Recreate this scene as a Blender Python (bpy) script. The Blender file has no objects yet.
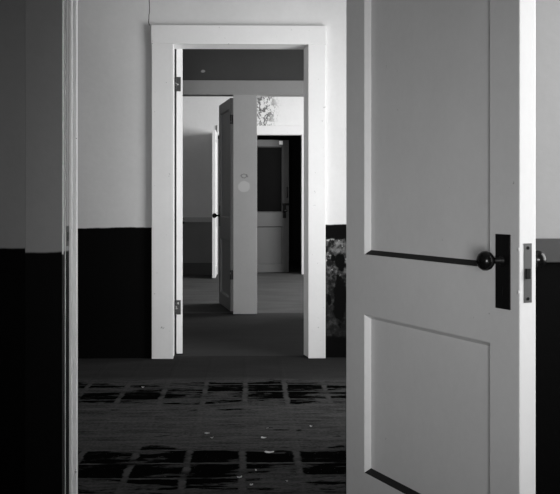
import bpy, bmesh, math, random
from mathutils import Vector
random.seed(7)
S = bpy.context.scene
C = S.collection
F, CX, HZ, CAM = 1045.0, 280.0, 199.0, 1.09
YAW = math.atan(28.0 / F)
CT, ST = math.cos(YAW), math.sin(YAW)

# ------------------------------------------------------------ measuring helpers
def ray(px, py=HZ):
    u, w = (px - CX) / F, (HZ - py) / F
    return Vector((u * CT + ST, CT - u * ST, w))
def at(px, py, Y):                      # point of the plane y = Y seen at a pixel
    r = ray(px, py); k = Y / r.y
    return r.x * k, CAM + r.z * k
def ax(px, Y): return at(px, HZ, Y)[0]
def az(py, Y, px=280): return at(px, py, Y)[1]
def fl(px, py):                         # floor point
    r = ray(px, py); k = -CAM / r.z
    return r.x * k, r.y * k
def on_line(px, A, d):                  # distance along A + u d (plan view) seen at column px
    r = ray(px)
    det = d[0] * (-r.y) + r.x * d[1]
    bx, by = -A[0], -A[1]
    u = (bx * (-r.y) + r.x * by) / det
    return u
def z_on_line(px, py, A, d):
    u = on_line(px, A, d)
    x, y = A[0] + d[0] * u, A[1] + d[1] * u
    dep = y * CT + x * ST
    return CAM + (HZ - py) / F * dep

# ------------------------------------------------------------ materials
def mat(name, col=0.5, rough=0.6, metal=0.0, spec=0.3):
    m = bpy.data.materials.new(name); m.use_nodes = True
    b = m.node_tree.nodes['Principled BSDF']
    b.inputs['Base Color'].default_value = (col, col, col, 1)
    b.inputs['Roughness'].default_value = rough
    b.inputs['Metallic'].default_value = metal
    b.inputs['Specular IOR Level'].default_value = spec
    return m
class NT:
    def __init__(s, m):
        s.t = m.node_tree; s.b = s.t.nodes['Principled BSDF']
        g = s.t.nodes.new('ShaderNodeNewGeometry'); s.pos = g.outputs['Position']
        sp = s.t.nodes.new('ShaderNodeSeparateXYZ'); s.t.links.new(s.pos, sp.inputs[0])
        s.x, s.y, s.z = sp.outputs
    def put(s, sock, v):
        if isinstance(v, (int, float)): sock.default_value = v
        elif isinstance(v, tuple): sock.default_value = v
        else: s.t.links.new(v, sock)
    def m(s, op, a, b=0.0, c=0.0, clamp=False):
        n = s.t.nodes.new('ShaderNodeMath'); n.operation = op; n.use_clamp = clamp
        s.put(n.inputs[0], a); s.put(n.inputs[1], b); s.put(n.inputs[2], c)
        return n.outputs[0]
    def add(s, a, b): return s.m('ADD', a, b)
    def sub(s, a, b): return s.m('SUBTRACT', a, b)
    def mul(s, a, b): return s.m('MULTIPLY', a, b)
    def step(s, a, lo, hi):              # smooth 0..1 between lo and hi
        n = s.t.nodes.new('ShaderNodeMapRange'); n.interpolation_type = 'SMOOTHSTEP'
        s.put(n.inputs[0], a); s.put(n.inputs[1], lo); s.put(n.inputs[2], hi)
        n.inputs[3].default_value = 0; n.inputs[4].default_value = 1
        return n.outputs[0]
    def noise(s, scale, detail=4, rough=.55, stretch=(1, 1, 1), off=(0, 0, 0)):
        mp = s.t.nodes.new('ShaderNodeMapping'); s.t.links.new(s.pos, mp.inputs[0])
        mp.inputs['Scale'].default_value = stretch; mp.inputs['Location'].default_value = off
        n = s.t.nodes.new('ShaderNodeTexNoise'); s.t.links.new(mp.outputs[0], n.inputs[0])
        n.inputs['Scale'].default_value = scale; n.inputs['Detail'].default_value = detail
        n.inputs['Roughness'].default_value = rough
        return n.outputs[0]
    def mix(s, f, a, b):                 # scalar mix
        return s.add(a, s.mul(f, s.sub(b, a))) if not (isinstance(a, (int, float)) and isinstance(b, (int, float))) else s.m('MULTIPLY_ADD', f, b - a, a)
    def color(s, v): s.t.links.new(v, s.b.inputs['Base Color'])
    def bump(s, v, dist=.003, strength=.5):
        n = s.t.nodes.new('ShaderNodeBump'); n.inputs['Distance'].default_value = dist
        n.inputs['Strength'].default_value = strength
        s.put(n.inputs['Height'], v); s.t.links.new(n.outputs[0], s.b.inputs['Normal'])
    def ell(s, cx, cz, rx, rz):          # elliptical distance in the wall plane (x, z)
        a = s.m('DIVIDE', s.sub(s.x, cx), rx); b = s.m('DIVIDE', s.sub(s.z, cz), rz)
        return s.m('SQRT', s.add(s.mul(a, a), s.mul(b, b)))

def paint(name, col, rough=.5, var=.10, chips=0.0, chip_col=.1, scale=3.0, bump=.0012):
    m = mat(name, col, rough); n = NT(m)
    a = n.noise(scale, 6, .6); b = n.noise(scale * 14, 3, .6)
    v = n.add(n.mul(n.sub(a, .5), var * 2.2 * col), n.add(col, n.mul(n.sub(b, .5), var * .9 * col)))
    if chips:
        c = n.noise(26, 5, .65, off=(3, 1, 7))
        k = n.step(c, .74 - chips, .75 - chips)
        v = n.mix(k, v, chip_col)
    n.color(v); n.bump(n.add(a, n.mul(b, .4)), bump, .5)
    return m

def two_tone(name, up, low, z0, wob=.012, seed=0, rough=.55, var=.12, extra=None, slope=0.0):
    """wall paint: light above, dark below a hand-cut painted line"""
    m = mat(name, up, rough); n = NT(m)
    a = n.noise(1.3, 6, .6, off=(seed, 0, 0)); b = n.noise(30, 4, .6)
    c = n.noise(9, 4, .6, stretch=(1, 1, .25))
    u = n.add(up, n.add(n.mul(n.sub(a, .5), up * var * 2), n.add(n.mul(n.sub(b, .5), up * var * .7), n.mul(n.sub(c, .5), up * var * .6))))
    l = n.add(low, n.mul(n.sub(a, .5), low * .6))
    edge = n.add(n.z, n.mul(n.sub(n.noise(5, 5, .6, stretch=(1, 1, .1), off=(seed + 3, 0, 0)), .5), wob * 2))
    if slope: edge = n.sub(edge, n.mul(n.add(n.x, .9), slope))
    k = n.step(edge, z0 - .004, z0 + .004)
    v = n.mix(k, l, u)
    if extra: v = extra(n, v)
    n.color(v); n.bump(n.add(n.mul(a, .6), n.mul(b, .5)), .003, .5)
    n.t.links.new(n.m('MULTIPLY_ADD', k, -.15, .7), n.b.inputs['Roughness'])
    n.t.links.new(n.m('MULTIPLY_ADD', k, .2, .03), n.b.inputs['Specular IOR Level'])
    return m

# ------------------------------------------------------------ mesh helpers
def link(name, bm, m, parent=None, smooth=False):
    me = bpy.data.meshes.new(name)
    bmesh.ops.recalc_face_normals(bm, faces=bm.faces)
    bm.to_mesh(me); bm.free()
    if smooth:
        for p in me.polygons: p.use_smooth = True
    o = bpy.data.objects.new(name, me); C.objects.link(o)
    for x in (m if isinstance(m, (list, tuple)) else [m]): me.materials.append(x)
    if parent: o.parent = parent
    return o
def empty(name, loc, rz=0.0):
    o = bpy.data.objects.new(name, None); C.objects.link(o)
    o.location = loc; o.rotation_euler = (0, 0, rz); o.empty_display_size = .1
    return o
def tag(o, label=None, cat=None, group=None, kind=None):
    for k, v in (('label', label), ('category', cat), ('group', group), ('kind', kind)):
        if v: o[k] = v
    return o
def box(bm, x0, x1, y0, y1, z0, z1, bev=0.0):
    t = bmesh.new()
    vs = [t.verts.new((x, y, z)) for x in (x0, x1) for y in (y0, y1) for z in (z0, z1)]
    for f in ((0, 1, 3, 2), (4, 6, 7, 5), (0, 4, 5, 1), (2, 3, 7, 6), (0, 2, 6, 4), (1, 5, 7, 3)):
        t.faces.new([vs[i] for i in f])
    bmesh.ops.recalc_face_normals(t, faces=t.faces)
    if bev: bmesh.ops.bevel(t, geom=t.edges[:], offset=bev, segments=2, affect='EDGES', profile=.6)
    me = bpy.data.meshes.new('t'); t.to_mesh(me); t.free(); bm.from_mesh(me); bpy.data.meshes.remove(me)
    return bm
def holed(bm, us, zs, solid, y0, y1, axis='x'):
    """slab made of grid cells; only outer faces are made.  axis='x': runs along x, thick in y"""
    def P(u, y, z): return (u, y, z) if axis == 'x' else (y, u, z)
    cache = {}
    def V(u, y, z):
        k = (round(u, 6), round(y, 6), round(z, 6))
        if k not in cache: cache[k] = bm.verts.new(P(u, y, z))
        return cache[k]
    nu, nz = len(us) - 1, len(zs) - 1
    ok = lambda i, j: 0 <= i < nu and 0 <= j < nz and solid(i, j)
    for i in range(nu):
        for j in range(nz):
            if not ok(i, j): continue
            a, b, c, d = us[i], us[i + 1], zs[j], zs[j + 1]
            bm.faces.new([V(a, y0, c), V(b, y0, c), V(b, y0, d), V(a, y0, d)])
            bm.faces.new([V(a, y1, c), V(a, y1, d), V(b, y1, d), V(b, y1, c)])
            if not ok(i - 1, j): bm.faces.new([V(a, y0, c), V(a, y0, d), V(a, y1, d), V(a, y1, c)])
            if not ok(i + 1, j): bm.faces.new([V(b, y0, c), V(b, y1, c), V(b, y1, d), V(b, y0, d)])
            if not ok(i, j - 1): bm.faces.new([V(a, y0, c), V(a, y1, c), V(b, y1, c), V(b, y0, c)])
            if not ok(i, j + 1): bm.faces.new([V(a, y0, d), V(b, y0, d), V(b, y1, d), V(a, y1, d)])
    return bm
def wall(name, m, lo, hi, y0, y1, holes, H=3.2, axis='x'):
    us = sorted({lo, hi, *[h[0] for h in holes], *[h[1] for h in holes]})
    zs = sorted({0, H, *[h[2] for h in holes], *[h[3] for h in holes]})
    def solid(i, j):
        u, z = (us[i] + us[i + 1]) / 2, (zs[j] + zs[j + 1]) / 2
        return not any(h[0] < u < h[1] and h[2] < z < h[3] for h in holes)
    return tag(link(name, holed(bmesh.new(), us, zs, solid, y0, y1, axis), m), kind='structure')
def lathe(bm, prof, axis_y=True, seg=32, at=(0, 0, 0)):
    """profile (radius, distance along local -y .. +y)"""
    rings = []
    for r, h in prof:
        ring = []
        if r < 1e-6:
            ring = [bm.verts.new((at[0], at[1] + h, at[2]))]
        else:
            for k in range(seg):
                a = 2 * math.pi * k / seg
                ring.append(bm.verts.new((at[0] + r * math.cos(a), at[1] + h, at[2] + r * math.sin(a))))
        rings.append(ring)
    for A, B in zip(rings, rings[1:]):
        for k in range(seg):
            q = (k + 1) % seg
            if len(A) == 1 and len(B) == 1: continue
            if len(A) == 1: bm.faces.new([A[0], B[k], B[q]])
            elif len(B) == 1: bm.faces.new([A[k], B[0], A[q]])
            else: bm.faces.new([A[k], B[k], B[q], A[q]])
    return bm
def vcyl(bm, x, y, z0, z1, r, seg=14):
    a = [bm.verts.new((x + r * math.cos(6.28318 * k / seg), y + r * math.sin(6.28318 * k / seg), z0)) for k in range(seg)]
    b = [bm.verts.new((v.co.x, v.co.y, z1)) for v in a]
    bm.faces.new(a[::-1]); bm.faces.new(b)
    for k in range(seg): bm.faces.new([a[k], a[(k + 1) % seg], b[(k + 1) % seg], b[k]])
    return bm

# ------------------------------------------------------------ planes of the building
Y1, T1 = 3.73, .115            # wall with the near doorway
Y2, T2 = 7.175, .15            # wall with the white doorway
Y3, T3 = 9.925, .14            # wall with the paired openings
Y4, T4 = 15.10, .14            # back wall
YE = 18.5
XL, H = -3.2, 3.2

# ------------------------------------------------------------ paints
M_door = paint('near_door_paint', .70, .45, .08, chips=.02, chip_col=.35)
M_door_edge = paint('door_edge_paint', .77, .5, .05, chips=.03, chip_col=.4)
M_white = paint('white_trim_paint', .84, .5, .06, chips=.05, chip_col=.35)
M_trim = paint('grey_trim_paint', .52, .5, .08, chips=.03, chip_col=.2)
M_dust = paint('black_grime', .018, .95, .3)
M_iron = mat('black_iron', .005, .45, 0.0, .18)
M_knob = mat('black_china_knob', .004, .25, 0.0, .3)
M_steel = paint('dull_steel', .13, .42, .25); M_steel.node_tree.nodes['Principled BSDF'].inputs['Metallic'].default_value = .5
M_hole = mat('keyhole_dark', .003, .9)
M_hinge = paint('old_hinge_metal', .05, .5, .4, chips=.12, chip_col=.4)
M_greydoor = paint('grey_door_paint', .32, .5, .1)
M_shadedoor = paint('shaded_door_paint', .085, .5, .1)  # door toned dark to put shade into its colour; baseboard shares it
M_rail = paint('dark_grey_rail_paint', .035, .55, .1)
M_ceil = paint('ceiling_plaster', .4, .8)
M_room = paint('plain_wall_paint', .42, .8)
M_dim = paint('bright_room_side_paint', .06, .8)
M_black = paint('unlit_room_paint', .02, .9)  # near-black puts the closed room's darkness into the colour
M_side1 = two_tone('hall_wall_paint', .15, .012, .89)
M_glass = mat('dark_window_glass', .003, .3, 0, .02)

zd1 = az(248, Y1)                                  # painted line on the near wall
M_wall1 = two_tone('near_wall_paint', .24, .002, zd1, .006, 1)
M_case1 = two_tone('near_casing_paint', .25, .004, zd1 - .012, .008, 5)

M_bead = two_tone('near_bead_paint', .75, .05, zd1 - .02, .01, 8)
zd2 = az(227.5, Y2)
xcrack = ax(149.5, Y2)
def w2_extra(n, v):
    # crack running up from the corner of the head casing
    wob = n.mul(n.sub(n.noise(6, 3, .5), .5), .05)
    d = n.m('ABSOLUTE', n.sub(n.x, n.add(xcrack, wob)))
    k = n.mul(n.m('LESS_THAN', d, .0028), n.m('GREATER_THAN', n.z, az(26, Y2)))
    v = n.mix(k, v, .10)
    # peeled patch of dado beside the door casing
    xc0 = ax(326, Y2); zt, zb = az(239, Y2), az(336, Y2)
    inside = n.mul(n.mul(n.m('GREATER_THAN', n.x, xc0), n.step(n.add(n.z, n.mul(n.sub(n.noise(14, 4), .5), .10)), zb - .01, zb + .01)),
                   n.sub(1.0, n.step(n.add(n.z, n.mul(n.sub(n.noise(16, 4), .5), .03)), zt - .006, zt + .006)))
    tone = n.noise(20, 7, .72, off=(5, 0, 2))
    bare = n.step(n.add(n.z, n.mul(n.sub(n.noise(8, 4, .6), .5), .5)), az(325, Y2), az(245, Y2))   # more plaster left bare higher up
    peel = n.add(.012, n.mul(n.add(.25, bare), n.mul(n.step(tone, .44, .72), .17)))
    spot = n.step(n.add(n.noise(30, 5, .65, off=(1, 0, 9)), n.mul(n.sub(bare, 1.0), .12)), .58, .61)
    peel = n.mix(spot, peel, .40)
    w = n.mul(n.sub(n.noise(18, 5, .65, off=(2, 0, 4)), .5), 1.3)
    for px, py, rx, rz in ((340.5, 262, 5.5, 9), (340, 300, 6.5, 27), (333, 258, 2.5, 3.5), (329, 300, 2, 6)):
        e = n.add(n.ell(ax(px, Y2), az(py, Y2), rx / 145.6, rz / 145.6), w)
        peel = n.mix(n.sub(1.0, n.step(e, .85, 1.1)), peel, .004)
    return n.mix(inside, v, peel)
M_wall2 = two_tone('hall_end_wall_paint', .72, .004, zd2, .010, 2, extra=w2_extra, slope=.013)

M_wall3 = paint('shaded_room_wall_paint', .10, .7, .12)  # dark tone carries the inner room's shade in the colour
def w4_extra(n, v):
    x0, x1 = ax(257, Y4), ax(281, Y4); z0, z1 = az(126, Y4), az(90, Y4)
    msk = n.mul(n.mul(n.step(n.x, x0 - .2, x0 - .05), n.sub(1.0, n.step(n.add(n.x, n.mul(n.sub(n.noise(5, 3), .5), .25)), x0 + .12, x1 + .02))), n.mul(n.m('GREATER_THAN', n.z, z0), n.m('LESS_THAN', n.z, z1)))
    f = n.noise(24, 6, .75, stretch=(1, 1, .65), off=(2, 0, 1))
    return n.mix(n.mul(msk, n.step(f, .49, .54)), v, .15)
def speck():
    n = NT(M_wall3); src = n.b.inputs['Base Color'].links[0].from_socket
    e = n.add(n.ell(ax(203, Y3), az(71.5, Y3), 2.6 / 105.5, 1.5 / 105.5), n.mul(n.sub(n.noise(40, 4), .5), 1.0))
    n.color(n.mix(n.mul(n.sub(1.0, n.step(e, .6, 1.1)), n.m('GREATER_THAN', n.y, Y3 - .02)), n.mul(src, 1.0), .5))
speck()
zr4 = az(219, Y4)
M_wall4 = two_tone('back_wall_paint', .80, .26, zr4, .004, 3, extra=w4_extra)

# post with a rubbed round patch
M_post = paint('lightened_post_paint', .66, .5, .09)  # lighter than the head trim, to paint extra light onto the post
def post_marks():
    n = NT(M_post); b = n.b
    src = b.inputs['Base Color'].links[0].from_socket
    w = n.mul(n.sub(n.noise(25, 4), .5), .35)
    e = n.add(n.ell(ax(244, Y3), az(186.6, Y3), 5.8 / 105.5, 5.6 / 105.5), w)
    v = n.mix(n.sub(1.0, n.step(e, .9, 1.15)), n.mul(src, 1.0), .86)
    e2 = n.add(n.ell(ax(244, Y3), az(176, Y3), 3.6 / 105.5, 2.2 / 105.5), n.mul(n.sub(n.noise(40, 4), .5), 1.2))
    ring = n.mul(n.step(e2, .6, .75), n.sub(1.0, n.step(e2, .95, 1.1)))
    v = n.mix(n.mul(ring, .7), v, .22)
    n.color(v)
post_marks()

# ------------------------------------------------------------ floors
TS = .21 * CAM
fx0, fy0 = fl(284.2, 384)[0], fl(300, 391.3)[1]
def hall_floor():
    m = mat('worn_floor_tiles', .03, .9, 0, .0); n = NT(m)
    wx = n.add(n.x, n.mul(n.sub(n.noise(6, 3, .5), .5), .018)); wy = n.add(n.y, n.mul(n.sub(n.noise(5, 3, .5, off=(7, 0, 0)), .5), .022))
    def grid(v, o):                      # distance to the nearest joint, metres
        q = n.m('DIVIDE', n.sub(v, o), TS)
        fr = n.m('FRACT', n.add(q, 40.0))
        return n.mul(n.sub(.5, n.m('ABSOLUTE', n.sub(fr, .5))), TS)
    gx, gy = grid(wx, fx0), grid(wy, fy0)
    rag = n.mul(n.sub(n.noise(22, 6, .68), .5), .036)
    jx = n.sub(1.0, n.step(n.add(gx, rag), .008, .020)); jy = n.sub(1.0, n.step(n.add(gy, rag), .005, .014))
    joint = n.m('MAXIMUM', jx, jy)
    big = n.noise(1.7, 5, .6, stretch=(.8, 1.3, 1), off=(4.2, 1.7, 0)); med = n.noise(6, 7, .66, stretch=(.5, 1.3, 1)); fine = n.noise(60, 4, .6)
    streak = n.noise(16, 6, .7, stretch=(.25, 1.6, 1), off=(1, 5, 0))
    worn = n.m('MAXIMUM', .004, n.add(.042, n.add(n.mul(n.sub(med, .5), .065), n.add(n.mul(n.sub(streak, .5), .11), n.mul(n.sub(fine, .5), .07)))))
    # rows where the black tile face survives
    def band(a, b, s=.10): return n.mul(n.step(n.y, a - s, a + s), n.sub(1.0, n.step(n.y, b - s, b + s)))
    ya, yb = fl(280, 404)[1], fl(280, 382)[1]; yc = fl(280, 446)[1]
    keep = n.m('MAXIMUM', band(ya, yb, .07), n.mul(n.sub(1.0, n.step(n.y, yc - .12, yc + .12)), 1.0))
    lvl = n.add(n.mul(keep, .235), n.add(n.mul(n.sub(big, .5), .9), n.mul(n.sub(med, .5), 1.3)))
    blk = n.step(n.add(lvl, n.add(n.mul(n.sub(fine, .5), .12), n.mul(n.sub(streak, .5), .5))), .165, .25)
    v = n.mix(blk, worn, .002)
    far = n.step(n.y, yb + .02, yb + .22)
    jt = n.mul(n.mul(joint, n.step(n.noise(4, 4, .6, off=(9, 2, 0)), .32, .55)), n.mul(n.mix(blk, .22, 1.0), n.sub(1.0, far)))
    v = n.mix(jt, v, n.add(.052, n.mul(n.sub(fine, .5), .03)))
    v = n.mix(far, v, n.add(.030, n.mul(n.sub(med, .5), .016)))
    grit = n.step(n.noise(110, 2, .5, off=(3, 3, 0)), .735, .76)
    v = n.mix(n.mul(grit, n.sub(1.0, n.mul(far, .6))), v, .13)
    n.color(v)
    n.bump(n.add(n.mul(joint, .5), n.add(n.mul(fine, .3), n.mul(blk, -.4))), .003, .6)
    return m
def plain_floor(name, c, var=.3):
    m = mat(name, c, .8, 0, .05); n = NT(m)
    a = n.noise(3, 6, .6, stretch=(.6, 1.4, 1)); b = n.noise(45, 4, .6)
    n.color(n.add(c, n.add(n.mul(n.sub(a, .5), c * var * 2), n.mul(n.sub(b, .5), c * var))))
    n.bump(b, .002, .4)
    return m
M_fl0 = plain_floor('near_room_floor', .05)
M_fl1 = hall_floor()
M_fl2 = plain_floor('inner_room_floor', .032)
M_fl3 = plain_floor('bright_room_floor', .078, .55)
XR0, XR1, XR2, XR3 = 1.9, 1.6, 2.4, 3.4
YR = -1.5
def slab(name, x0, x1, y0, y1, z0, z1, m):
    return tag(link(name, box(bmesh.new(), x0, x1, y0, y1, z0, z1), m), kind='structure')
slab('floor', XL, XR3, YR - .1, Y1 + T1 * .5, -.1, 0, M_fl0)
slab('floor', XL, XR3, Y1 + T1 * .5, Y2 + T2 * .6, -.1, 0, M_fl1)
slab('floor', XL, XR3, Y2 + T2 * .6, Y3 + T3 * .5, -.1, 0, M_fl2)
slab('floor', XL, XR3, Y3 + T3 * .5, YE, -.1, 0, M_fl3)
slab('ceiling', XL - .1, XR3 + .2, YR - .2, YE + .1, H, H + .1, M_ceil)

# ------------------------------------------------------------ near doorway and its door
t1 = .052
dv = Vector((-(430.0) / F, 1.0)).normalized()                       # door direction, away, camera frame
d1 = Vector((-(dv.x * CT + dv.y * ST), -(dv.y * CT - dv.x * ST)))   # towards the camera, world
A1 = Vector((ax(346.1, 3.660), 3.660))
W1 = on_line(519.3, A1, d1)
uL, uR = on_line(364.4, A1, d1), on_line(489.8, A1, d1)
zU = z_on_line(364.4, 254.2, A1, d1); zL = z_on_line(364.4, 314.8, A1, d1); zB = z_on_line(364.0, 472.3, A1, d1)
nrm = Vector((-d1.y, d1.x))                                         # thickness direction
pin = A1 + nrm * t1
XJR = pin.x + .004                                                  # hinge jamb face
XJL = ax(66.1, Y1)
print('door width', W1, 'opening', XJR - XJL, 'stile', uL, W1 - uR, 'z', zU, zL, zB)
HD = 2.16

def door(name, label, A, d, W, Hh, t, ysign, zs, stile, frame_m, panel_m=None, glass=None, dusty=False, knob_u=.07, knob_z=.91,
         plate_z=(.80, 1.015), edge_m=None, knob_m=None, plate_w=.052, hardware=True, dep=.0225, bev=.014, bevs=.006, cat='door'):
    """two-panel leaf. local x from hinge to latch, local y through the thickness, z up"""
    root = empty(name, (A[0], A[1], .008), math.atan2(d[1], d[0]))
    tag(root, label, cat, kind='thing')
    panel_m = panel_m or frame_m
    y0, y1 = (0, t) if ysign > 0 else (-t, 0)
    sl, sr = stile
    us = [0, sl, W - sr, W]; zz = [0, zs[0], zs[1], zs[2], zs[3], Hh]
    bm = holed(bmesh.new(), us, zz, lambda i, j: not (i == 1 and j in (1, 3)), y0, y1)
    o = link('stile_and_rail_frame', bm, [frame_m, edge_m or frame_m], root)
    if edge_m:
        for p in o.data.polygons:
            if p.normal.x > .9 and p.center.x > W - .001: p.material_index = 1
    bv = o.modifiers.new('soft', 'BEVEL'); bv.width = .0025; bv.segments = 2; bv.limit_method = 'ANGLE'
    for (a, b, g) in ((zs[0], zs[1], None), (zs[2], zs[3], glass)):
        pm = g or panel_m
        bm = box(bmesh.new(), sl, W - sr, y0 + min(dep, t / 2 - .003), y1 - min(dep, t / 2 - .003), a, b)
        p = link('glass_pane' if g else 'panel', bm, pm, root)
        bm = bmesh.new(); ledge = bmesh.new()
        dp = min(dep, t / 2 - .003)
        for yo, yi in ((y0, y0 + dp), (y1, y1 - dp)):
            O = [(sl, a), (W - sr, a), (W - sr, b), (sl, b)]
            I = [(sl + bevs, a + bev), (W - sr - bevs, a + bev), (W - sr - bevs, b - bev), (sl + bevs, b - bev)]
            for k in range(4):
                q = (k + 1) % 4
                tb = ledge if (dusty and k == 0) else bm
                yf = yo + (.0006 if yo < yi else -.0006)
                vs = [tb.verts.new((O[k][0], yf, O[k][1])), tb.verts.new((O[q][0], yf, O[q][1])),
                      tb.verts.new((I[q][0], yi, I[q][1])), tb.verts.new((I[k][0], yi, I[k][1])),
                      tb.verts.new((O[k][0], yi, O[k][1])), tb.verts.new((O[q][0], yi, O[q][1]))]
                for f in ((0, 1, 2, 3), (0, 3, 4), (1, 5, 2), (0, 4, 5, 1), (3, 2, 5, 4)): tb.faces.new([vs[i] for i in f])
        link('moulding', bm, frame_m, p)
        if dusty: tag(link('ledge', ledge, M_dust, p), 'ledge covered in black grime')
        else: ledge.free()
    if not hardware: return root
    # hardware on both faces
    km = knob_m or M_knob
    for yf, sgn in ((y0, -1), (y1, 1)):
        bm = box(bmesh.new(), W - knob_u - plate_w / 2, W - knob_u + plate_w / 2, min(yf, yf + sgn * .004), max(yf, yf + sgn * .004), plate_z[0], plate_z[1], .0012)
        pl = link('escutcheon', bm, M_iron, root)
        bm = lathe(bmesh.new(), [(0, sgn * .0042), (.004, sgn * .0042), (.004, sgn * .0052), (0, sgn * .0052)], at=(W - knob_u, yf, plate_z[0] + .055), seg=12)
        box(bm, W - knob_u - .002, W - knob_u + .002, min(yf + sgn * .0042, yf + sgn * .0052), max(yf + sgn * .0042, yf + sgn * .0052), plate_z[0] + .036, plate_z[0] + .055)
        link('keyhole', bm, M_hole, pl)
        R = .0262
        prof = [(.0, .034), (.012, .034), (.0165, .038), (.0235, .046), (.0262, .055), (.0255, .063), (.021, .071), (.013, .0765), (0, .078)]
        kb = link('knob', lathe(bmesh.new(), [(r, sgn * h) for r, h in prof], at=(W - knob_u, yf, knob_z)), km, root, True)
        link('neck', lathe(bmesh.new(), [(0, sgn * .003), (.014, sgn * .0035), (.0135, sgn * .008), (.0085, sgn * .012), (.0085, sgn * .036), (0, sgn * .036)], at=(W - knob_u, yf, knob_z), seg=20), M_iron, kb, True)
    # mortice lock plate in the latch edge
    ym = (y0 + y1) / 2
    lp = link('lock_faceplate', box(bmesh.new(), W - .002, W + .0012, ym - .0125, ym + .0125, plate_z[0] + .022, plate_z[1] - .022, .0004), M_steel, root)
    link('latch_bolt', box(bmesh.new(), W, W + .006, ym - .008, ym + .006, knob_z - .045, knob_z - .018, .001), M_iron, lp)
    for z in (plate_z[0] + .032, plate_z[1] - .034):
        link('screw', lathe_x(bmesh.new(), .0045, W + .0005, W + .0022, ym, z), M_hole, lp)
    for z in (plate_z[0] + .05, plate_z[1] - .037) if edge_m else ():
        link('screw', lathe(bmesh.new(), [(0, -.0018), (.0045, -.0015), (.0052, .0005), (0, .0006)], at=(W - .004, y0, z), seg=12), edge_m, root, True)
    return root
def lathe_x(bm, r, x0, x1, y, z, seg=12):
    a = [bm.verts.new((x0, y + r * math.cos(6.28318 * k / seg), z + r * math.sin(6.28318 * k / seg))) for k in range(seg)]
    b = [bm.verts.new((x1, v.co.y, v.co.z)) for v in a]
    bm.faces.new(a[::-1]); bm.faces.new(b)
    for k in range(seg): bm.faces.new([a[k], a[(k + 1) % seg], b[(k + 1) % seg], b[k]])
    return bm
def hinge(root, x, y, z, hgt, leaf, parts=True):
    """butt hinge: leaf is a box (x0,x1,y0,y1)"""
    o = link('hinge', box(bmesh.new(), *leaf, z - hgt / 2, z + hgt / 2, .0006), M_hinge, root)
    bm = bmesh.new()
    n = 5
    for k in range(n): vcyl(bm, x, y, z - hgt / 2 + hgt * k / n + .001, z - hgt / 2 + hgt * (k + 1) / n - .001, .0075)
    link('hinge_knuckle', bm, M_hinge, o)
    return o

pz0, pz1 = z_on_line(503, 308.8, A1, d1) - .008, z_on_line(503, 234.2, A1, d1) - .008
kz = z_on_line(503, 260.3, A1, d1) - .008
ku = W1 - on_line(503.6, A1, d1)
pw = on_line(510.8, A1, d1) - on_line(496.6, A1, d1)
print('plate', pz0, pz1, 'knob z', kz, 'ku', ku, 'pw', pw)
near = door('panel_door', 'large pale two-panel door standing open with a round black knob and tall black keyhole plate', A1, d1, W1, HD - .03, t1, 1,
            (zB - .008, zL - .008, zU - .008, HD - .15), (uL, W1 - uR), M_door, dusty=True, knob_u=ku, knob_z=kz, plate_z=(pz0, pz1), plate_w=pw,
            edge_m=M_door_edge)

for z in (1.82, 1.0, .25): hinge(near, -.004, t1 + .004, z, .10, (-.0022, .0004, t1 * .3, t1 + .002))
# near frame (structure): jamb with stops, casing on the camera side
def opening_frame(name, xl, xr, ztop, yn, yf, case_w, head_h, m_case, m_jamb, out=.02, reveal=.006, stop=None, ear=.004, base_m=None, far_case=False, left_case=True, right_case=True, lab=None, cwr=None):
    cwr = cwr or case_w
    r = empty(name, ((xl + xr) / 2, yn, 0)); tag(r, kind='structure')
    cx = (xl + xr) / 2
    jt = .02
    bm = bmesh.new()
    # jambs line the wall opening, 2 cm thick, standing outside of the clear opening
    for a, b in ((xl - jt, xl), (xr, xr + jt)):
        o = link('jamb', box(bmesh.new(), a - cx, b - cx, -.001, yf - yn + .001, 0, ztop, .002), m_jamb, r)
    link('head_jamb', box(bmesh.new(), xl - jt - cx, xr + jt - cx, -.001, yf - yn + .001, ztop, ztop + jt, .002), m_jamb, r)
    if stop:
        s0, s1, sp = stop
        for a, b in ((xl, xl + sp), (xr - sp, xr)):
            link('stop', box(bmesh.new(), a - cx, b - cx, s0, s1, 0, ztop, .0015), m_jamb, r)
        link('stop', box(bmesh.new(), xl - cx, xr - cx, s0, s1, ztop - sp, ztop, .0015), m_jamb, r)
    for side in ((0, 1) if far_case else (0,)):
        y0, y1 = (-out, -.0005) if side == 0 else (yf - yn + .0005, yf - yn + out)
        if left_case: link('casing', box(bmesh.new(), xl - reveal - case_w - cx, xl - reveal - cx, y0, y1, 0, ztop + reveal, .003), m_case, r)
        if right_case: link('casing', box(bmesh.new(), xr + reveal - cx, xr + reveal + cwr - cx, y0, y1, 0, ztop + reveal, .003), m_case, r)
        link('head_casing', box(bmesh.new(), xl - reveal - case_w - ear - cx, xr + reveal + cwr + ear - cx, y0 - (.003 if side == 0 else 0), y1, ztop + reveal, ztop + reveal + head_h, .003), m_case, r)
    return r
cw1 = XJL - .004 - ax(25, Y1 - .036)
opening_frame('door_1', XJL, XJR, HD, Y1, Y1 + T1, cw1, .14, M_case1, M_white, out=.036, reveal=.004, stop=(.055, T1 + .0, .010))
f1 = bpy.data.objects['door_1']
cxf = (XJL + XJR) / 2
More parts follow.
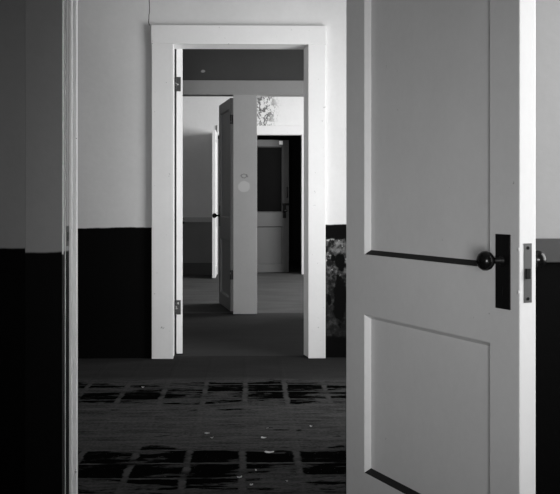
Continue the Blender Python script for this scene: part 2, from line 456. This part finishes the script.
# narrow second rebate on the hall side of the latch jamb
link('stop', box(bmesh.new(), XJL - cxf + .008, XJL - cxf + .0225, T1 - .028, T1, 0, HD - .01, .0025), M_white, f1)
link('edge_bead', box(bmesh.new(), XJL - cxf - .008, XJL - cxf - .0035, -.039, -.030, 0, HD, .003), M_bead, f1)
link('rebate_lining', box(bmesh.new(), XJL - cxf - .0004, XJL - cxf + .001, -.002, .0548, 0, HD), M_case1, f1)
sp = link('strike_plate', box(bmesh.new(), XJL - cxf + .0008, XJL - cxf + .0026, .004, .042, az(246, Y1), az(226, Y1), .0004), M_iron, f1)
link('latch_hole', box(bmesh.new(), XJL - cxf + .0024, XJL - cxf + .0030, .012, .034, az(241, Y1), az(232, Y1)), M_hole, sp)
wall('wall_front', M_wall1, XL, XR0 + .15, Y1, Y1 + T1, [(XJL - .02, XJR + .02, -.01, HD + .02)])
# chair rail beyond the near door
xr_c = XJR + .004 + cw1 + .004
tr = link('trim_1', box(bmesh.new(), xr_c, XR0, Y1 - .022, Y1 - .0005, az(263, Y1 - .02), az(239, Y1 - .02), .004), M_rail); tag(tr, kind='structure')

# ------------------------------------------------------------ white doorway at the end of the hall
YC2 = Y2 - .036
def splay_stop():
    """splayed stop on the latch jamb and under the head"""
    f = bpy.data.objects['door_2']; cx = (xl2 + xr2) / 2
    x1, x0 = xr2 - cx, xr2 - cx - .026
    bm = bmesh.new()
    pts = [(x1, .001), (x0, T2 - .006), (x0, T2 - .001), (x1, T2 - .001)]
    lo = [bm.verts.new((x, y, 0)) for x, y in pts]; hi = [bm.verts.new((x, y, zt2)) for x, y in pts]
    bm.faces.new(lo); bm.faces.new(hi[::-1])
    for k in range(4): bm.faces.new([lo[k], hi[k], hi[(k + 1) % 4], lo[(k + 1) % 4]])
    link('stop', bm, M_white, f)
    bm = bmesh.new()
    pts = [(zt2, .001), (zt2 - .012, .085), (zt2 - .012, T2 - .001), (zt2, T2 - .001)]
    lo = [bm.verts.new((xl2 - cx, y, z)) for z, y in pts]; hi = [bm.verts.new((x0, y, z)) for z, y in pts]
    bm.faces.new(lo); bm.faces.new(hi[::-1])
    for k in range(4): bm.faces.new([lo[k], hi[k], hi[(k + 1) % 4], lo[(k + 1) % 4]])
    link('stop', bm, M_white, f)
xl2, xr2 = ax(172.9, Y2), ax(308.6, Y2)
zt2 = az(44.5, Y2)
cw2 = ax(174.2, YC2) - ax(152.8, YC2)
hh2 = az(25.5, YC2) - (zt2 - .004)
opening_frame('door_2', xl2, xr2, zt2, Y2, Y2 + T2, cw2, hh2, M_white, M_white, out=.036, reveal=-.004, ear=.004, cwr=ax(325.6, YC2) - xr2 + .004)
splay_stop()
wall('wall_middle', M_wall2, XL, XR1 + .15, Y2, Y2 + T2, [(xl2 - .02, xr2 + .02, -.01, zt2 + .02)])
yB = Y2 + T2 + .004
AB = (ax(182.6, yB), yB)
aB = math.radians(8.5)
dB = (-math.sin(aB), math.cos(aB))
tB = .043
zs = (.118, .678, .894, 1.98)
dB_root = door('panel_door', 'white door folded back beyond the white door frame, seen along its hinge edge', AB, dB, .84, zt2 - .012, tB, 1, zs, (.115, .115), M_white, knob_m=M_knob)
zh1, zh2 = az(84.5, yB), az(307, yB)
for z in (zh1, zh2): hinge(dB_root, -.004, tB + .004, z - .008, .10, (-.0022, .0004, tB * .30, tB + .002))

# ------------------------------------------------------------ paired openings in the shaded room
YC3 = Y3 - .018
pL, pR = ax(233.2, YC3), ax(257.0, YC3)
zt3 = az(94, Y3); zc3 = az(80.5, YC3)
jt = .02
oL0, oL1 = pL + .012 - .93, pL + .012
oR0, oR1 = pR - .012, pR - .012 + .95
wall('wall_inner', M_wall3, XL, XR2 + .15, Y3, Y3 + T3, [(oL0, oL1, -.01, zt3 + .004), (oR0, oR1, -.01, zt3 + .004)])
f3 = empty('door_3', ((pL + pR) / 2, Y3, 0)); tag(f3, kind='structure')
c3 = (pL + pR) / 2
link('post', box(bmesh.new(), pL - c3, pR - c3, -.018, T3 + .018, 0, zt3 + .002, .003), M_post, f3)
for x0, x1 in ((oL0 - .13, oL0 + .012), (oR1 - .012, oR1 + .13)):
    link('casing', box(bmesh.new(), x0 - c3, x1 - c3, -.018, T3 + .018, 0, zt3 + .002, .003), M_trim, f3)
link('head_casing', box(bmesh.new(), oL0 - .135 - c3, oR1 + .135 - c3, -.02, T3 + .02, zt3 - .010, zc3, .003), M_trim, f3)
yC = Y3 + T3 - .03
dc = Vector((-(.16), .85)).normalized()
dC = Vector((dc.x * CT + dc.y * ST, dc.y * CT - dc.x * ST))
yC = Y3 + T3 + .02
AC = (ax(230.3, yC), yC)
zsC = (.118, .678, .894, 1.96)
doorC = door('panel_door', 'grey two-panel door ajar against the grey post, black knob on its free edge', AC, dC, .86, zt3 - .03, .042, -1, zsC, (.115, .115), M_greydoor)
for z in (1.85, .35): hinge(doorC, -.004, -.004, z, .09, (-.002, .0004, -.03, .0))

# ------------------------------------------------------------ back wall
YC4 = Y4 - .02
xl4, xr4 = ax(217.5, Y4), ax(301.6, Y4)
zt4 = az(135, Y4); 
opening_frame('door_4', xl4, xr4, zt4, Y4, Y4 + T4, .002, az(125.5, YC4) - zt4 - .005, M_white, M_white, out=.02, reveal=.003, ear=0, left_case=False, cwr=.10)
wall('wall_back', M_wall4, XL, XR3 + .15, Y4, Y4 + T4, [(xl4 - .02, xr4 + .02, -.01, zt4 + .02)])
xwl = xl4 - .012
o = link('trim_2', box(bmesh.new(), XL, xwl, Y4 - .022, Y4 - .0005, az(222, Y4), az(217.3, Y4), .004), M_trim); tag(o, kind='structure')
o = link('baseboard_back', box(bmesh.new(), XL, xwl, Y4 - .018, Y4 - .0005, 0, .17, .003), M_shadedoor); tag(o, kind='structure')
yE = 14.30
AE = (ax(212.3, yE) - .002, Y4 - .026)
doorE = door('panel_door', 'tall white door swung out from the back wall, seen edge on beside the dark wainscot', AE, (0.0, -1.0), Y4 - .026 - yE, 2.03, .045, 1, zs[:3] + (1.9,), (.115, .115), M_white, hardware=False)
AD = (xl4 + .006, Y4 + T4 - .03)
latch = Vector((ax(289, 15.47), 15.47)); dD = (latch - Vector(AD)); WD = dD.length; dD.normalize()
doorD = door('glazed_door', 'shade-darkened door with a dark glass upper pane ajar at the back wall doorway', AD, dD, WD, az(139.8, 15.4) - .008, .042, 1,
             (.118, .678, .885, az(147, 15.4)), (.115, .105), M_shadedoor, glass=M_glass)
WDk = WD - .05
link('rim_bolt', box(bmesh.new(), WD - .105, WD + .0, -.016, 0, .985, 1.02, .002), M_iron, doorD)
bm = bmesh.new()
box(bm, WD - .040, WD - .028, -.045, -.034, 1.10, 1.26, .004); box(bm, WD - .040, WD - .028, -.040, 0, 1.10, 1.115, .003); box(bm, WD - .040, WD - .028, -.040, 0, 1.245, 1.26, .003)
link('pull_handle', bm, M_iron, doorD)
tag(link('bracket', box(bmesh.new(), WD - .155, WD - .10, -.02, 0, az(144.5, 15.4) - .008, az(140.8, 15.4) - .008, .003), M_white, doorD), 'small white bracket')

# ------------------------------------------------------------ remaining shell with windows
def sidewall(name, m, x, y0, y1, wins):
    return wall(name, m, y0, y1, x, x + .15, wins, H, 'y')
WIN = {0: (2.15, 3.4, .75, 2.55), 1: (5.0, 6.4, .60, 2.20), 2: (7.9, 8.9, 1.0, 2.6), 3: (10.9, 13.4, .9, 2.7)}  # the inner room's window is unseen, added to brighten that room
RW = (-.65, .55, .35, 1.55)
sidewall('wall_right', two_tone('near_side_wall_paint', .42, .004, zd1), XR0, YR, Y1, [WIN[0]])
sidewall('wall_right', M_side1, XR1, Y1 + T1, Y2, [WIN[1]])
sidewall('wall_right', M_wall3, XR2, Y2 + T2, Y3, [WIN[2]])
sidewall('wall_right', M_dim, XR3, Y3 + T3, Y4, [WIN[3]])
sidewall('wall_right', M_black, XR3, Y4 + T4, YE, [])
wall('wall_left', two_tone('near_left_wall_paint', .42, .004, zd1), YR, Y1, XL - .15, XL, [], H, 'y')
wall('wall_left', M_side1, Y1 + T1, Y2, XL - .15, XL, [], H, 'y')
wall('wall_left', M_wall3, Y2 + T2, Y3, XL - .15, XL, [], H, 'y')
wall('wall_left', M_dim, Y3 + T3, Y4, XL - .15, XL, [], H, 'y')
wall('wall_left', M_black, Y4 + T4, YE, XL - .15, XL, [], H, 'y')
wall('wall_rear', M_room, XL - .15, XR0 + .15, YR - .15, YR, [RW])
wall('wall_end', M_black, XL - .15, XR3 + .15, YE, YE + .15, [])
M_pane = mat('window_glass', 1, .0); M_pane.node_tree.nodes['Principled BSDF'].inputs['Transmission Weight'].default_value = 1.0
POW = {0: 48, 1: 65, 2: 31, 3: 250, 4: 6.6}
def window(k, x, y, z, w, h, rz, power, spread=180, turn=0.0):
    """local +x points out of the room"""
    r = empty('window_%d' % k, (x, y, z), rz); tag(r, kind='structure')
    us = [-w / 2, -w / 2 + .05, -.015, .015, w / 2 - .05, w / 2]; zz = [0, .06, h / 2 - .02, h / 2 + .02, h - .05, h]
    link('window_frame', holed(bmesh.new(), us, zz, lambda i, j: i in (0, 2, 4) or j in (0, 2, 4), .07, .12, 'y'), M_white, r)
    link('pane', box(bmesh.new(), .094, .098, -w / 2 + .04, w / 2 - .04, .05, h - .04), M_pane, r)
    link('window_sill', box(bmesh.new(), -.05, .07, -w / 2 - .05, w / 2 + .05, -.03, 0, .004), M_white, r)
    L = bpy.data.lights.new('window_daylight', 'AREA'); L.shape = 'RECTANGLE'; L.size = h - .1; L.size_y = w - .1; L.energy = power; L.spread = math.radians(spread)
    lo = bpy.data.objects.new('window_daylight', L); C.objects.link(lo)
    lo.location = (x + .05 * math.cos(rz), y + .05 * math.sin(rz), z + h / 2); lo.rotation_euler = (0, math.pi / 2, rz + math.radians(turn))
for k, (a, b, c, d) in WIN.items():
    window(k + 1, (XR0, XR1, XR2, XR3)[k], (a + b) / 2, c, b - a, d - c, 0, POW[k])
window(5, (RW[0] + RW[1]) / 2, YR, RW[2], RW[1] - RW[0], RW[3] - RW[2], -math.pi / 2, POW[4], 36, -5)  # unseen fill window added behind the camera, beam narrowed onto the near door

# ------------------------------------------------------------ flakes of paint on the hall floor
M_chip = paint('paint_flake', .42, .7, .2)
spots = [(207, 434, .050, .020), (212, 438.5, .024, .012), (264, 438.5, .042, .016), (269.5, 453, .060, .020), (143, 387.8, .030, .018), (239.5, 478, .034, .014),
         (251, 485.5, .022, .012), (311, 427, .016, .010), (287, 482, .012, .009), (267, 429, .018, .010), (256, 471, .014, .010)]
for i, (px, py, lx, ly) in enumerate(spots):
    x, y = fl(px, py)
    bm = bmesh.new(); n = 9
    up, dn = [], []
    for k in range(n):
        a = 6.28318 * k / n; rr = random.uniform(.6, 1.1)
        X, Yy = lx * .36 * rr * math.cos(a), ly * .7 * rr * math.sin(a); z = .002 + .006 * random.random() * abs(math.cos(a))
        up.append(bm.verts.new((X, Yy, z + .0012))); dn.append(bm.verts.new((X, Yy, z)))
    c0, c1 = bm.verts.new((0, 0, .0035)), bm.verts.new((0, 0, 0))
    for k in range(n):
        q = (k + 1) % n
        bm.faces.new([c0, up[k], up[q]]); bm.faces.new([c1, dn[q], dn[k]]); bm.faces.new([up[k], dn[k], dn[q], up[q]])
    o = link('paint_flake', bm, M_chip); o.location = (x, y, .0002); o.rotation_euler = (0, 0, random.uniform(-.4, .4))
    tag(o, 'pale curled paint flake lying on the worn black floor tiles', 'paint flake', 'paint flakes on the tiled floor')

# ------------------------------------------------------------ world, camera, view
w = bpy.data.worlds.new('sky'); S.world = w; w.use_nodes = True
w.node_tree.nodes['Background'].inputs[0].default_value = (.8, .8, .8, 1); w.node_tree.nodes['Background'].inputs[1].default_value = .6
cam = bpy.data.cameras.new('camera'); co = bpy.data.objects.new('camera', cam); C.objects.link(co)
cam.sensor_fit = 'HORIZONTAL'; cam.sensor_width = 36; cam.lens = 36 * F / 560
cam.shift_y = (HZ - 247.0) / 560.0
co.location = (0, 0, CAM); co.rotation_euler = (math.pi / 2, 0, -YAW)
cam.clip_start = .05; cam.clip_end = 100
S.camera = co
vs = S.view_settings
vs.view_transform = 'Standard'; vs.look = 'None'; vs.gamma = 1; vs.use_curve_mapping = False; vs.exposure = 0.0
S.cycles.use_denoising = True
S.cycles.max_bounces = 10; S.cycles.diffuse_bounces = 6
S.cycles.sample_clamp_indirect = 4
